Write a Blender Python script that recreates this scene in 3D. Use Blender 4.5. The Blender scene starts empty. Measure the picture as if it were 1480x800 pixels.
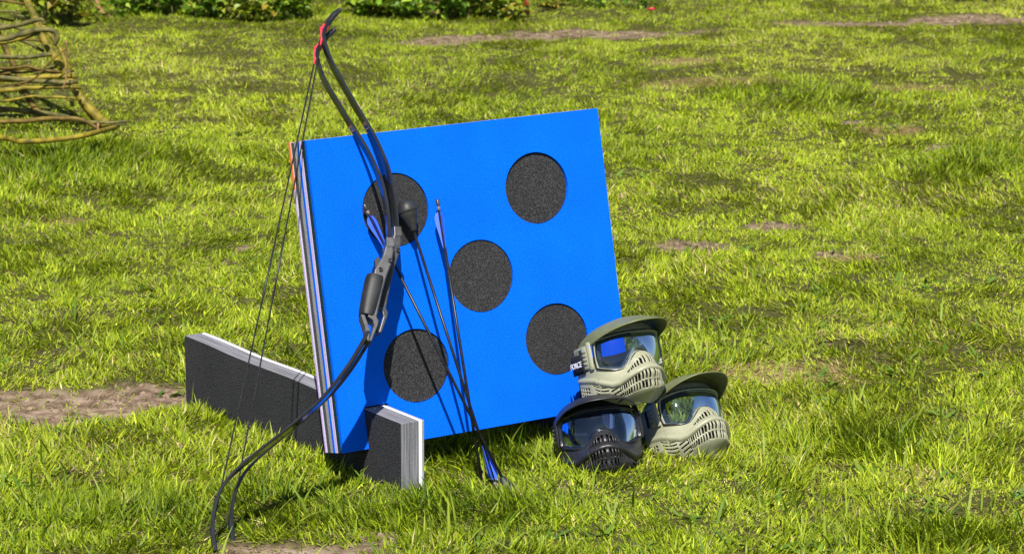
import bpy, bmesh, math, random
import numpy as np
from mathutils import Vector, Matrix
random.seed(7); RNG = np.random.default_rng(11)

# ------------------------------------------------------------------ camera
SCN = bpy.context.scene
FPX, PITCH, CAMH = 4500.0, math.radians(12.57), 1.95      # focal length in photo pixels (1480 wide)
cam = bpy.data.cameras.new('camera'); cam_o = bpy.data.objects.new('camera', cam)
SCN.collection.objects.link(cam_o); SCN.camera = cam_o
cam.sensor_width = 36.0; cam.sensor_fit = 'HORIZONTAL'; cam.lens = FPX / 1480.0 * 36.0
cam.clip_start = 0.1; cam.clip_end = 2000
cam_o.location = (0, 0, CAMH); cam_o.rotation_euler = (math.pi / 2 - PITCH, 0, 0)
cam.dof.use_dof = True; cam.dof.focus_distance = 6.85; cam.dof.aperture_fstop = 13.0

# ------------------------------------------------------------------ world, sun, exposure
SUN_EL, SUN_AZ = math.radians(54.0), math.radians(-1.0)    # azimuth: 0 = straight behind the camera, + = right
SDIR = Vector((math.sin(SUN_AZ) * math.cos(SUN_EL), -math.cos(SUN_AZ) * math.cos(SUN_EL), math.sin(SUN_EL)))
world = bpy.data.worlds.new('World'); SCN.world = world; world.use_nodes = True
wn = world.node_tree.nodes; wl = world.node_tree.links
sky = wn.new('ShaderNodeTexSky'); sky.sky_type = 'NISHITA'; sky.sun_disc = False
sky.sun_elevation = SUN_EL; sky.sun_rotation = math.atan2(SDIR.x, SDIR.y)
sky.altitude = 50; sky.air_density = 1.0; sky.dust_density = 0.6; sky.ozone_density = 1.0
bg = wn['Background']; bg.inputs[1].default_value = 0.06; wl.new(sky.outputs[0], bg.inputs[0])
sun = bpy.data.lights.new('sun', 'SUN'); sun.energy = 4.6; sun.angle = math.radians(0.5); sun.color = (1.0, 0.955, 0.87)
sun_o = bpy.data.objects.new('sun', sun); SCN.collection.objects.link(sun_o)
sun_o.rotation_euler = SDIR.to_track_quat('Z', 'Y').to_euler(); sun_o.location = SDIR * 30
SCN.view_settings.view_transform = 'Standard'; SCN.view_settings.look = 'None'
SCN.view_settings.gamma = 1.0; SCN.view_settings.use_curve_mapping = False
SCN.view_settings.exposure = 0.85
SCN.render.resolution_x = 1024; SCN.render.resolution_y = 553

# ------------------------------------------------------------------ helpers
COL = SCN.collection
CAMP = np.array([0, 0, CAMH]); cp, sp = math.cos(PITCH), math.sin(PITCH)
def ray(x, y):
    u, v = (x - 740) / FPX, -(y - 400) / FPX
    return np.array([u, cp + v * sp, -sp + v * cp])
def ground_px(x, y, z=0.0):
    r = ray(x, y); return CAMP + r * ((z - CAMH) / r[2])
def plane_px(x, y, P0, n):
    r = ray(x, y); return CAMP + r * (((P0 - CAMP) @ n) / (r @ n))
def depth_px(x, y, Y):
    r = ray(x, y); return CAMP + r * (Y / r[1])

def tag(o, label=None, cat=None, group=None, kind=None):
    if label: o['label'] = label
    if cat: o['category'] = cat
    if group: o['group'] = group
    if kind: o['kind'] = kind
    return o
def empty(name, loc=(0, 0, 0), rot=(0, 0, 0)):
    o = bpy.data.objects.new(name, None); COL.objects.link(o); o.location = loc; o.rotation_euler = rot
    o.empty_display_size = .05
    return o
def link_mesh(name, me, mat, parent=None, smooth=False):
    o = bpy.data.objects.new(name, me); COL.objects.link(o)
    if mat is not None: me.materials.append(mat)
    if smooth: me.polygons.foreach_set('use_smooth', [True] * len(me.polygons))
    if parent is not None: o.parent = parent
    return o
def mesh_from(name, verts, faces):
    me = bpy.data.meshes.new(name); me.from_pydata([tuple(map(float, v)) for v in verts], [], faces); me.update(); return me
def fix_normals(me):
    bm = bmesh.new(); bm.from_mesh(me); bmesh.ops.recalc_face_normals(bm, faces=bm.faces); bm.to_mesh(me); bm.free()
def add_mod(o, kind, **kw):
    m = o.modifiers.new(kind.lower(), kind)
    for k, v in kw.items(): setattr(m, k, v)
    return m
def bevel(o, w, seg=2, ang=40):
    return add_mod(o, 'BEVEL', width=w, segments=seg, limit_method='ANGLE', angle_limit=math.radians(ang))

def catmull(pts, n=6):
    P = np.asarray(pts, float); P = np.vstack([2 * P[0] - P[1], P, 2 * P[-1] - P[-2]]); out = []
    for i in range(1, len(P) - 2):
        for k in range(n):
            t = k / n; a, b, c, d = P[i - 1], P[i], P[i + 1], P[i + 2]
            out.append(.5 * ((2 * b) + (-a + c) * t + (2 * a - 5 * b + 4 * c - d) * t * t + (-a + 3 * b - 3 * c + d) * t ** 3))
    out.append(P[-2]); return np.array(out)
def tube_data(P, R, sides=8, cap=True, wobble=0.0):
    P = np.asarray(P, float); n = len(P); R = np.full(n, R) if np.isscalar(R) else np.interp(np.linspace(0, 1, n), np.linspace(0, 1, len(R)), R)
    T = np.gradient(P, axis=0); T /= np.linalg.norm(T, axis=1)[:, None] + 1e-12
    ref = np.array([0, 0, 1.0]) if abs(T[0][2]) < .9 else np.array([1.0, 0, 0])
    a = np.cross(T[0], ref); a /= np.linalg.norm(a); V = []
    for i in range(n):
        a = a - T[i] * (a @ T[i]); a /= np.linalg.norm(a); b = np.cross(T[i], a)
        w = 1 + wobble * (random.random() - .5)
        for k in range(sides):
            th = 2 * math.pi * k / sides; V.append(P[i] + (a * math.cos(th) + b * math.sin(th)) * R[i] * w)
    F = [(i * sides + k, i * sides + (k + 1) % sides, (i + 1) * sides + (k + 1) % sides, (i + 1) * sides + k) for i in range(n - 1) for k in range(sides)]
    if cap: F += [tuple(range(sides))[::-1], tuple((n - 1) * sides + k for k in range(sides))]
    return V, F
def tube(name, P, R, mat, parent=None, sides=8, wobble=0.0):
    V, F = tube_data(P, R, sides, True, wobble); return link_mesh(name, mesh_from(name, V, F), mat, parent, True)
def lathe(name, prof, mat, parent=None, sides=28, frame=None):
    """prof: (radius, height) pairs, axis +Z of frame"""
    V, F = [], []
    for r, h in prof:
        for k in range(sides):
            th = 2 * math.pi * k / sides; V.append(Vector((r * math.cos(th), r * math.sin(th), h)))
    n = len(prof)
    for i in range(n - 1):
        for k in range(sides): F.append((i * sides + k, i * sides + (k + 1) % sides, (i + 1) * sides + (k + 1) % sides, (i + 1) * sides + k))
    F += [tuple(range(sides))[::-1], tuple((n - 1) * sides + k for k in range(sides))]
    if frame is not None: V = [frame @ v for v in V]
    return link_mesh(name, mesh_from(name, V, F), mat, parent, True)
def frame_z(origin, direction):
    q = Vector(direction).normalized().to_track_quat('Z', 'Y'); return Matrix.Translation(Vector(origin)) @ q.to_matrix().to_4x4()

def vnoise(x, y, seed=0):
    """smooth value noise in 0..1 on numpy arrays"""
    xi, yi = np.floor(x).astype(np.int64), np.floor(y).astype(np.int64); fx, fy = x - xi, y - yi
    def h(a, b):
        n = (a * 374761393 + b * 668265263 + seed * 974711) & 0x7fffffff
        n = ((n ^ (n >> 13)) * 1274126177) & 0x7fffffff; n = (n ^ (n >> 16)); return (n & 0xffff) / 65535.0
    fx = fx * fx * (3 - 2 * fx); fy = fy * fy * (3 - 2 * fy)
    return (h(xi, yi) * (1 - fx) + h(xi + 1, yi) * fx) * (1 - fy) + (h(xi, yi + 1) * (1 - fx) + h(xi + 1, yi + 1) * fx) * fy
def fbm(x, y, seed=0, oct=3):
    s, a, t = 0, 1.0, 0
    for k in range(oct): s = s + a * vnoise(x * 2 ** k, y * 2 ** k, seed + k * 17); t += a; a *= .5
    return s / t

# ------------------------------------------------------------------ materials
def nodes_of(name):
    m = bpy.data.materials.new(name); m.use_nodes = True; nt = m.node_tree; return m, nt.nodes, nt.links, nt.nodes['Principled BSDF']
def mat_noise(name, c1, c2, scale=40, rough=.6, bump=.0, bscale=None, spec=.5, detail=4, lo=.35, hi=.65, coord='Object', metal=0.0, bdist=.002):
    m, N, L, b = nodes_of(name)
    tc = N.new('ShaderNodeTexCoord'); nz = N.new('ShaderNodeTexNoise'); nz.inputs['Scale'].default_value = scale; nz.inputs['Detail'].default_value = detail
    L.new(tc.outputs[coord], nz.inputs['Vector'])
    r = N.new('ShaderNodeValToRGB'); r.color_ramp.elements[0].position = lo; r.color_ramp.elements[1].position = hi
    r.color_ramp.elements[0].color = (*c1, 1); r.color_ramp.elements[1].color = (*c2, 1)
    L.new(nz.outputs[0], r.inputs[0]); L.new(r.outputs[0], b.inputs['Base Color'])
    b.inputs['Roughness'].default_value = rough; b.inputs['Specular IOR Level'].default_value = spec; b.inputs['Metallic'].default_value = metal
    if bump:
        n2 = N.new('ShaderNodeTexNoise'); n2.inputs['Scale'].default_value = bscale or scale * 3; n2.inputs['Detail'].default_value = 3
        L.new(tc.outputs[coord], n2.inputs['Vector']); bp = N.new('ShaderNodeBump'); bp.inputs['Strength'].default_value = bump; bp.inputs['Distance'].default_value = bdist
        L.new(n2.outputs[0], bp.inputs['Height']); L.new(bp.outputs[0], b.inputs['Normal'])
    return m
def mat_foam(name, base, speck, amount=.68, scale=420, rough=.9, soft=None, bump=.5, spec=.08):
    """closed-cell foam: base colour, fine light specks, cell relief"""
    m, N, L, b = nodes_of(name)
    tc = N.new('ShaderNodeTexCoord'); n1 = N.new('ShaderNodeTexNoise'); n1.inputs['Scale'].default_value = scale; n1.inputs['Detail'].default_value = 2
    n2 = N.new('ShaderNodeTexNoise'); n2.inputs['Scale'].default_value = 9; n2.inputs['Detail'].default_value = 5
    L.new(tc.outputs['Object'], n1.inputs['Vector']); L.new(tc.outputs['Object'], n2.inputs['Vector'])
    r = N.new('ShaderNodeValToRGB'); e = r.color_ramp.elements; e[0].position = amount - .12; e[1].position = amount + .1
    e[0].color = (*base, 1); e[1].color = (*speck, 1); L.new(n1.outputs[0], r.inputs[0])
    r2 = N.new('ShaderNodeValToRGB'); r2.color_ramp.elements[0].position = .3; r2.color_ramp.elements[1].position = .7
    s = soft or .9; r2.color_ramp.elements[0].color = (s, s, s, 1); r2.color_ramp.elements[1].color = (1, 1, 1, 1); L.new(n2.outputs[0], r2.inputs[0])
    mx = N.new('ShaderNodeMixRGB'); mx.blend_type = 'MULTIPLY'; mx.inputs[0].default_value = 1; L.new(r.outputs[0], mx.inputs[1]); L.new(r2.outputs[0], mx.inputs[2])
    L.new(mx.outputs[0], b.inputs['Base Color']); b.inputs['Roughness'].default_value = rough; b.inputs['Specular IOR Level'].default_value = spec
    bp = N.new('ShaderNodeBump'); bp.inputs['Strength'].default_value = bump; bp.inputs['Distance'].default_value = .001
    L.new(n1.outputs[0], bp.inputs['Height']); L.new(bp.outputs[0], b.inputs['Normal'])
    return m
M = {}
M['blue_foam'] = mat_foam('blue_foam', (.0, .112, .78), (.008, .150, .86), .62, 320, .85, .86, .35, .05)
M['spot_foam'] = mat_foam('charcoal_spot_foam', (.017, .017, .019), (.080, .080, .085), .58, 560, .95, .80, .4)
M['plank_foam'] = mat_foam('charcoal_plank_foam', (.015, .015, .018), (.13, .13, .14), .60, 430, .95, .82, .25)
M['white_foam'] = mat_foam('white_foam', (.76, .77, .79), (.82, .82, .84), .6, 200, .8, .93, .2)
M['pale_foam'] = mat_foam('pale_lilac_grey_foam', (.56, .53, .60), (.64, .61, .68), .6, 200, .8, .93, .2)
M['grey_foam'] = mat_foam('grey_foam', (.26, .26, .26), (.36, .36, .36), .6, 300, .9, .9, .3)
M['darkgrey_foam'] = mat_foam('dark_grey_foam', (.055, .055, .065), (.12, .12, .13), .6, 300, .9, .9, .3)
M['lilac_foam'] = mat_foam('lilac_foam', (.52, .40, .72), (.62, .52, .8), .6, 200, .85, .9, .3)
M['green_foam'] = mat_foam('dark_green_foam', (.006, .03, .03), (.03, .07, .06), .6, 300, .9, .9, .3)
M['orange_foam'] = mat_foam('orange_foam', (.75, .16, .05), (.8, .22, .09), .6, 200, .85, .9, .3)
M['pink_foam'] = mat_foam('dusty_pink_foam', (.45, .30, .27), (.5, .36, .32), .6, 200, .85, .9, .3)
def mat_laminate():
    """cut edge of the charcoal foam: fine parallel sheets across the thickness (object Y)"""
    m, N, L, b = nodes_of('charcoal_cut_edge_foam')
    tc = N.new('ShaderNodeTexCoord'); mp = N.new('ShaderNodeMapping'); mp.inputs['Scale'].default_value = (6, 420, 6); L.new(tc.outputs['Object'], mp.inputs[0])
    n1 = N.new('ShaderNodeTexNoise'); n1.inputs['Scale'].default_value = 1.0; n1.inputs['Detail'].default_value = 3; L.new(mp.outputs[0], n1.inputs['Vector'])
    n2 = N.new('ShaderNodeTexNoise'); n2.inputs['Scale'].default_value = 330; L.new(tc.outputs['Object'], n2.inputs['Vector'])
    mm = N.new('ShaderNodeMath'); mm.operation = 'MULTIPLY_ADD'; mm.inputs[1].default_value = .22; L.new(n2.outputs[0], mm.inputs[0]); L.new(n1.outputs[0], mm.inputs[2])
    r = N.new('ShaderNodeValToRGB'); e = r.color_ramp.elements; e[0].position = .42; e[1].position = .84; e[0].color = (.07, .07, .078, 1); e[1].color = (.27, .27, .30, 1)
    L.new(mm.outputs[0], r.inputs[0]); L.new(r.outputs[0], b.inputs['Base Color']); b.inputs['Roughness'].default_value = .9; b.inputs['Specular IOR Level'].default_value = .2
    bp = N.new('ShaderNodeBump'); bp.inputs['Strength'].default_value = .4; bp.inputs['Distance'].default_value = .001; L.new(n1.outputs[0], bp.inputs['Height']); L.new(bp.outputs[0], b.inputs['Normal'])
    return m
M['laminate'] = mat_laminate()
M['limb'] = mat_noise('black_glass_fibre_limb', (.010, .010, .012), (.018, .018, .02), 30, .12, .15, 220, .7, bdist=.0006)
M['riser'] = mat_noise('grey_moulded_riser', (.028, .029, .032), (.055, .055, .06), 60, .36, .25, 300, .5, bdist=.0006)
M['grip'] = mat_noise('dark_rubber_grip', (.008, .009, .011), (.017, .018, .021), 35, .52, .3, 260, .35, bdist=.0006)
M['string'] = mat_noise('black_bow_string', (.006, .006, .007), (.03, .03, .033), 300, .85, spec=.15)
M['red_serving'] = mat_noise('red_thread_serving', (.60, .02, .045), (.75, .05, .09), 200, .5, .4, 500, .4, bdist=.0006)
M['black_sleeve'] = mat_noise('black_rubber_sleeve', (.009, .009, .011), (.022, .022, .026), 120, .45, .3, 260)
M['shaft'] = mat_noise('black_carbon_shaft', (.006, .006, .007), (.016, .016, .018), 90, .34, spec=.3)
M['rubber'] = mat_noise('black_rubber_blunt', (.014, .014, .014), (.024, .024, .023), 70, .5, .2, 200, .4)
def mat_vane():
    m, N, L, b = nodes_of('blue_plastic_vane')
    tc = N.new('ShaderNodeTexCoord'); nz = N.new('ShaderNodeTexNoise'); nz.inputs['Scale'].default_value = 60; L.new(tc.outputs['Object'], nz.inputs['Vector'])
    r = N.new('ShaderNodeValToRGB'); r.color_ramp.elements[0].color = (.04, .13, .80, 1); r.color_ramp.elements[1].color = (.07, .19, .90, 1); L.new(nz.outputs[0], r.inputs[0])
    L.new(r.outputs[0], b.inputs['Base Color']); b.inputs['Roughness'].default_value = .35
    t = N.new('ShaderNodeBsdfTranslucent'); L.new(r.outputs[0], t.inputs[0]); ms = N.new('ShaderNodeMixShader'); ms.inputs[0].default_value = .3
    L.new(b.outputs[0], ms.inputs[1]); L.new(t.outputs[0], ms.inputs[2]); L.new(ms.outputs[0], N['Material Output'].inputs[0]); return m
M['vane'] = mat_vane()
M['steel'] = mat_noise('dull_insert', (.10, .075, .07), (.16, .12, .11), 60, .5)
M['nock'] = mat_noise('black_nock', (.02, .02, .022), (.05, .05, .05), 60, .35)
M['bark'] = mat_noise('green_willow_bark', (.075, .066, .007), (.26, .20, .018), 30, .55, .5, 90, .2, bdist=.004)
M['bark_brown'] = mat_noise('brown_willow_bark', (.05, .032, .006), (.17, .115, .02), 30, .6, .5, 90, .2, bdist=.004)
M['bark_grey'] = mat_noise('grey_green_willow_bark', (.045, .042, .012), (.16, .14, .04), 34, .6, .5, 90, .2, bdist=.004)
M['fence_wood'] = mat_noise('dark_stained_fence_wood', (.022, .013, .012), (.055, .032, .028), 12, .8, .4, 60)
M['wire'] = mat_noise('galvanised_fence_wire', (.10, .10, .11), (.18, .18, .19), 60, .5, metal=.6)
M['dead_stick'] = mat_noise('dry_brown_stick', (.20, .095, .04), (.32, .17, .08), 30, .7)
M['red_plastic'] = mat_noise('red_plastic', (.45, .02, .04), (.55, .04, .06), 30, .4)

# ------------------------------------------------------------------ the ground
PATCH = []   # (centre x, y, half-width, half-depth, rotation, kind, strength)
def patch_px(x, y, rx, ry, kind, k=1.0):
    c = ground_px(x, y); a = ground_px(x + rx, y); f = ground_px(x, y - ry); g = ground_px(x, y + ry)
    PATCH.append((c[0], (f[1] + g[1]) / 2, a[0] - c[0], (f[1] - g[1]) / 2, kind, k))
for a in [(60, 588, 165, 26, 'soil', 1.1), (205, 572, 80, 20, 'soil', 1.1), (1000, 357, 52, 9, 'soil', 1.0), (1125, 328, 36, 6, 'soil', 1.0), (1240, 377, 62, 9, 'straw', 1.0), (1205, 371, 30, 5, 'soil', .8),
          (1215, 500, 34, 5, 'hole', 1.0), (1140, 540, 95, 20, 'straw', .8), (450, 798, 140, 13, 'soil', 1.0), (560, 778, 40, 8, 'soil', .5), (640, 60, 60, 7, 'soil', 1.0), (720, 54, 70, 6, 'soil', .9), (880, 46, 130, 6, 'soil', 1.0),
          (1220, 33, 110, 5, 'soil', .7), (1420, 29, 90, 6, 'soil', 1.0), (1290, 185, 55, 9, 'straw', .9), (1230, 172, 20, 3, 'soil', .8), (1360, 213, 14, 4, 'soil', 1.0), (1000, 95, 60, 5, 'straw', .7), (1330, 130, 90, 5, 'straw', .6), (350, 363, 24, 4, 'soil', .7),
          (1020, 122, 100, 6, 'straw', .5), (90, 322, 40, 8, 'straw', .6), (1400, 730, 110, 14, 'thin', .9), (1010, 705, 60, 14, 'thin', .9), (1340, 690, 60, 18, 'straw', .5), (180, 645, 90, 10, 'thin', .7), (130, 690, 60, 8, 'thin', .7),
          (600, 690, 90, 10, 'thin', .5), (1180, 288, 30, 5, 'soil', .6), (1060, 760, 90, 12, 'thin', .5), (760, 660, 60, 12, 'thin', .3), (460, 470, 60, 9, 'thin', .5), (90, 508, 60, 7, 'thin', .7), (430, 735, 60, 14, 'thin', .5)]:
    patch_px(*a[:5], a[5] * (1.3 if a[4] == 'soil' else 1.0))
PX0 = {k: [p for p in PATCH if p[4] == k] for k in ('soil', 'straw', 'hole', 'thin')}
def patch_field(x, y, kind):
    v = np.zeros_like(x, dtype=float)
    wob = (fbm(x * 7, y * 5, 5) - .5) * 1.3
    for (cx, cy, rx, ry, _, k) in PX0[kind]:
        r = np.sqrt(((x - cx) / rx) ** 2 + ((y - cy) / ry) ** 2)
        v = np.maximum(v, k * np.clip((1.15 + wob - r) / .45, 0, 1))
    return np.clip(v, 0, 1)
def ground_h(x, y):
    far = np.clip((np.abs(y - 6.9) - .7) / 2.0, 0, 1) * .8 + .2
    far = np.maximum(far, np.clip((np.abs(x) - .9) / 1.0, 0, 1))
    h = (fbm(x * .9, y * .7, 3) - .5) * .07 * far + (fbm(x * 3.1, y * 2.6, 9) - .5) * .022 * far
    near = np.clip(1 - (np.hypot(x, (y - 10) * .6) - 6) / 4, 0, 1)
    h = h * near - .018 * patch_field(x, y, 'hole') * 2.0 - .006 * patch_field(x, y, 'soil')
    return h
def axis(lo, hi, step, far):
    core = list(np.arange(lo, hi + 1e-6, step)); out, s, v = [], step, core[-1]
    while v < far: s *= 1.5; v += s; out.append(v)
    neg, s, v = [], step, core[0]
    while v > -far: s *= 1.5; v -= s; neg.append(v)
    return np.array(neg[::-1] + core + out)
gx, gy = axis(-3.6, 3.6, .036, 400), axis(5.4, 15.4, .036, 500)
X, Y = np.meshgrid(gx, gy); Z = ground_h(X.ravel(), Y.ravel()).reshape(X.shape)
soil = patch_field(X.ravel(), Y.ravel(), 'soil'); hole = patch_field(X.ravel(), Y.ravel(), 'hole'); straw = patch_field(X.ravel(), Y.ravel(), 'straw')
nx, ny = len(gx), len(gy); V = np.stack([X.ravel(), Y.ravel(), Z.ravel()], 1)
I = np.arange(nx * ny).reshape(ny, nx); Fq = np.stack([I[:-1, :-1], I[:-1, 1:], I[1:, 1:], I[1:, :-1]], -1).reshape(-1, 4)
def np_mesh(name, V, F):
    """numpy verts (n,3), faces (m,k)"""
    me = bpy.data.meshes.new(name); k = F.shape[1]
    me.vertices.add(len(V)); me.vertices.foreach_set('co', np.ascontiguousarray(V, np.float32).ravel())
    me.loops.add(F.size); me.loops.foreach_set('vertex_index', np.ascontiguousarray(F, np.int32).ravel())
    me.polygons.add(len(F)); me.polygons.foreach_set('loop_start', np.arange(0, F.size, k, dtype=np.int32))
    me.update(calc_edges=True); return me
me = np_mesh('ground', V, Fq)
at = me.attributes.new('soil', 'FLOAT', 'POINT'); at.data.foreach_set('value', soil.astype(np.float32))
at = me.attributes.new('straw', 'FLOAT', 'POINT'); at.data.foreach_set('value', straw.astype(np.float32))
def mat_ground():
    m, N, L, b = nodes_of('soil_and_thatch_ground')
    tc = N.new('ShaderNodeTexCoord')
    def noise(s, d=6): n = N.new('ShaderNodeTexNoise'); n.inputs['Scale'].default_value = s; n.inputs['Detail'].default_value = d; L.new(tc.outputs['Object'], n.inputs['Vector']); return n
    def ramp(n, stops):
        r = N.new('ShaderNodeValToRGB'); e = r.color_ramp.elements
        while len(e) < len(stops): e.new(.5)
        for q, (p, c) in zip(e, stops): q.position = p; q.color = (*c, 1)
        L.new(n, r.inputs[0]); return r
    thatch = ramp(noise(60).outputs[0], [(.3, (.030, .032, .008)), (.5, (.055, .055, .014)), (.7, (.10, .085, .03))])
    earth = ramp(noise(22, 8).outputs[0], [(.3, (.070, .044, .027)), (.48, (.175, .120, .082)), (.68, (.30, .225, .165))])
    s = N.new('ShaderNodeAttribute'); s.attribute_name = 'soil'; st = N.new('ShaderNodeAttribute'); st.attribute_name = 'straw'
    strawc = ramp(noise(80).outputs[0], [(.3, (.12, .07, .03)), (.7, (.34, .24, .11))])
    m1 = N.new('ShaderNodeMixRGB'); L.new(st.outputs['Fac'], m1.inputs[0]); L.new(thatch.outputs[0], m1.inputs[1]); L.new(strawc.outputs[0], m1.inputs[2])
    m2 = N.new('ShaderNodeMixRGB'); L.new(s.outputs['Fac'], m2.inputs[0]); L.new(m1.outputs[0], m2.inputs[1]); L.new(earth.outputs[0], m2.inputs[2])
    # far field beyond the built grass: lawn colour
    sx = N.new('ShaderNodeSeparateXYZ'); L.new(tc.outputs['Object'], sx.inputs[0])
    ab = N.new('ShaderNodeMath'); ab.operation = 'ABSOLUTE'; L.new(sx.outputs[0], ab.inputs[0])
    wy = N.new('ShaderNodeMath'); wy.operation = 'MULTIPLY_ADD'; wy.inputs[1].default_value = -.165; L.new(sx.outputs[1], wy.inputs[0]); L.new(ab.outputs[0], wy.inputs[2])
    mr = N.new('ShaderNodeMapRange'); mr.inputs[1].default_value = .2; mr.inputs[2].default_value = .7; L.new(wy.outputs[0], mr.inputs[0])
    mr2 = N.new('ShaderNodeMapRange'); mr2.inputs[1].default_value = 5.8; mr2.inputs[2].default_value = 5.3; L.new(sx.outputs[1], mr2.inputs[0])
    mr3 = N.new('ShaderNodeMapRange'); mr3.inputs[1].default_value = 15.2; mr3.inputs[2].default_value = 15.8; L.new(sx.outputs[1], mr3.inputs[0])
    mx = N.new('ShaderNodeMath'); mx.operation = 'MAXIMUM'; L.new(mr.outputs[0], mx.inputs[0]); L.new(mr2.outputs[0], mx.inputs[1])
    mx2 = N.new('ShaderNodeMath'); mx2.operation = 'MAXIMUM'; L.new(mx.outputs[0], mx2.inputs[0]); L.new(mr3.outputs[0], mx2.inputs[1])
    lawn = ramp(noise(9).outputs[0], [(.3, (.06, .09, .012)), (.55, (.12, .16, .02)), (.75, (.2, .2, .05))])
    m3 = N.new('ShaderNodeMixRGB'); L.new(mx2.outputs[0], m3.inputs[0]); L.new(m2.outputs[0], m3.inputs[1]); L.new(lawn.outputs[0], m3.inputs[2])
    L.new(m3.outputs[0], b.inputs['Base Color']); b.inputs['Roughness'].default_value = .95; b.inputs['Specular IOR Level'].default_value = .15
    nb = noise(45, 8); bp = N.new('ShaderNodeBump'); bp.inputs['Strength'].default_value = .9; bp.inputs['Distance'].default_value = .012
    L.new(nb.outputs[0], bp.inputs['Height']); L.new(bp.outputs[0], b.inputs['Normal']); return m
g = link_mesh('ground', me, mat_ground(), None, True); tag(g, 'uneven lawn ground with bare soil patches', None, None, 'structure')

# ------------------------------------------------------------------ the target board (solved from its four corners in the photograph)
BYAW, BTILT = 0.5848, 0.2116
BO = np.array([-.3716, 6.6174, .0766]); BW, BH, BT = .781, .6929, .0641
bd = np.array([math.cos(BYAW), math.sin(BYAW), 0]); bn = np.array([math.sin(BYAW), -math.cos(BYAW), 0])
bup = -bn * math.sin(BTILT) + np.array([0, 0, math.cos(BTILT)]); bN = bn * math.cos(BTILT) + np.array([0, 0, math.sin(BTILT)])
def board_px(x, y, off=0.0): return plane_px(x, y, BO + bN * off, bN)
SLOT = [(.0655, .1285), (.640, .703)]; SLOT_H = .0915
from mathutils.geometry import tessellate_polygon
def prism(name, outline, holes, y0, y1, mat, parent, bev=0.0015):
    """flat outline (u,v) with holes, extruded along local Y from y0 (front) to y1 (back)"""
    loops = [outline] + holes; flat = [p for l in loops for p in l]; n = len(flat)
    tris = tessellate_polygon([[Vector((p[0], p[1], 0)) for p in l] for l in loops])
    V = [(p[0], y0, p[1]) for p in flat] + [(p[0], y1, p[1]) for p in flat]; F = []
    for t in tris: F.append(tuple(t)); F.append(tuple(i + n for i in t)[::-1])
    s = 0
    for l in loops:
        k = len(l)
        for i in range(k): a, b = s + i, s + (i + 1) % k; F.append((a, b, b + n, a + n))
        s += k
    me = mesh_from(name, V, F); fix_normals(me)
    return link_mesh(name, me, mat, parent)
board = empty('archery_target'); board.matrix_world = Matrix(((bd[0], -bN[0], bup[0], BO[0]), (bd[1], -bN[1], bup[1], BO[1]), (bd[2], -bN[2], bup[2], BO[2]), (0, 0, 0, 1)))
tag(board, 'large blue foam archery target board with five charcoal spots, leaning back in the grass', 'target board')
def outline(y_back, dx0=0, dx1=0, dz1=0):
    sh = SLOT_H + y_back * .2149; p = [(dx0, 0)]
    for a, b in SLOT: p += [(a, 0), (a, sh), (b, sh), (b, 0)]
    return p + [(BW + dx1, 0), (BW + dx1, BH + dz1), (dx0, BH + dz1)]
SPOTS = [(.588, .5261), (.4101, .344), (.5949, .1754), (.2127, .1657)]
_p = board_px(572, 303) - BO; SPOTS.append((float(_p @ bd), float(_p @ bup)))
SR = .0825
def circ(c, r, n=56): return [(c[0] + 1.045 * r * math.cos(2 * math.pi * k / n), c[1] + r * math.sin(2 * math.pi * k / n)) for k in range(n)]
y = 0.0
layers = [('blue_foam', .0075), ('green_foam', .0125), ('lilac_foam', .0050), ('pale_foam', .0045), ('blue_foam', .0055), ('grey_foam', .011), ('darkgrey_foam', .0085), ('pale_foam', .0045), ('lilac_foam', .0051)]
for i, (mn, th) in enumerate([(a_, b_ * 1.28) for a_, b_ in layers]):
    j = [(0, 0, 0), (.001, -.001, -.001), (.0, 0, .0005), (.0012, 0, -.001), (0, -.001, 0), (.0012, 0, 0), (0, 0, -.001), (.001, 0, 0), (.0, 0, .0005)][i]
    yb = y + th
    if i == 0:
        fl = prism('face_layer', outline(yb), [circ(c, SR)[::-1] for c in SPOTS], y, yb, M[mn], board)
        tag(fl, 'bright blue foam face sheet with round cut-outs')
    else:
        ol = outline(yb, *j)
        if i == len(layers) - 1:
            zc = BH - .105        # the rear sheet is patched with orange foam at the top left corner
            ol = [p for p in ol[:-1]] + [(.16, BH), (.16, zc), (j[0], zc)]
            o2 = prism('foam_layer', [(-.0005, zc + .0006), (.1595, zc + .0006), (.1595, BH + .0005), (-.0005, BH + .0005)], [], y + .0002, yb + .0002, M['orange_foam'], board)
            tag(o2, 'orange foam patch at the top corner')
        prism('foam_layer', ol, [], y + .0002, yb, M[mn], board)
    y = yb
for (c, dep) in zip(SPOTS, (.0064, .0030, .0040, .0042, .0032)):
    o = prism('spot', circ(c, SR - .0012), [], dep, .0092, M['spot_foam'], board)
    bevel(o, .0012, 2, 60)
    for k in range(2):
        a_, r_ = random.uniform(0, 6.28), (0.0 if k == 0 else random.uniform(.01, .06)); prism('arrow_mark', circ((c[0] + r_ * math.cos(a_), c[1] + r_ * math.sin(a_)), random.uniform(.0009, .0017), 10), [], dep - .0003, dep + .0005, M['darkgrey_foam'], board)

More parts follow.
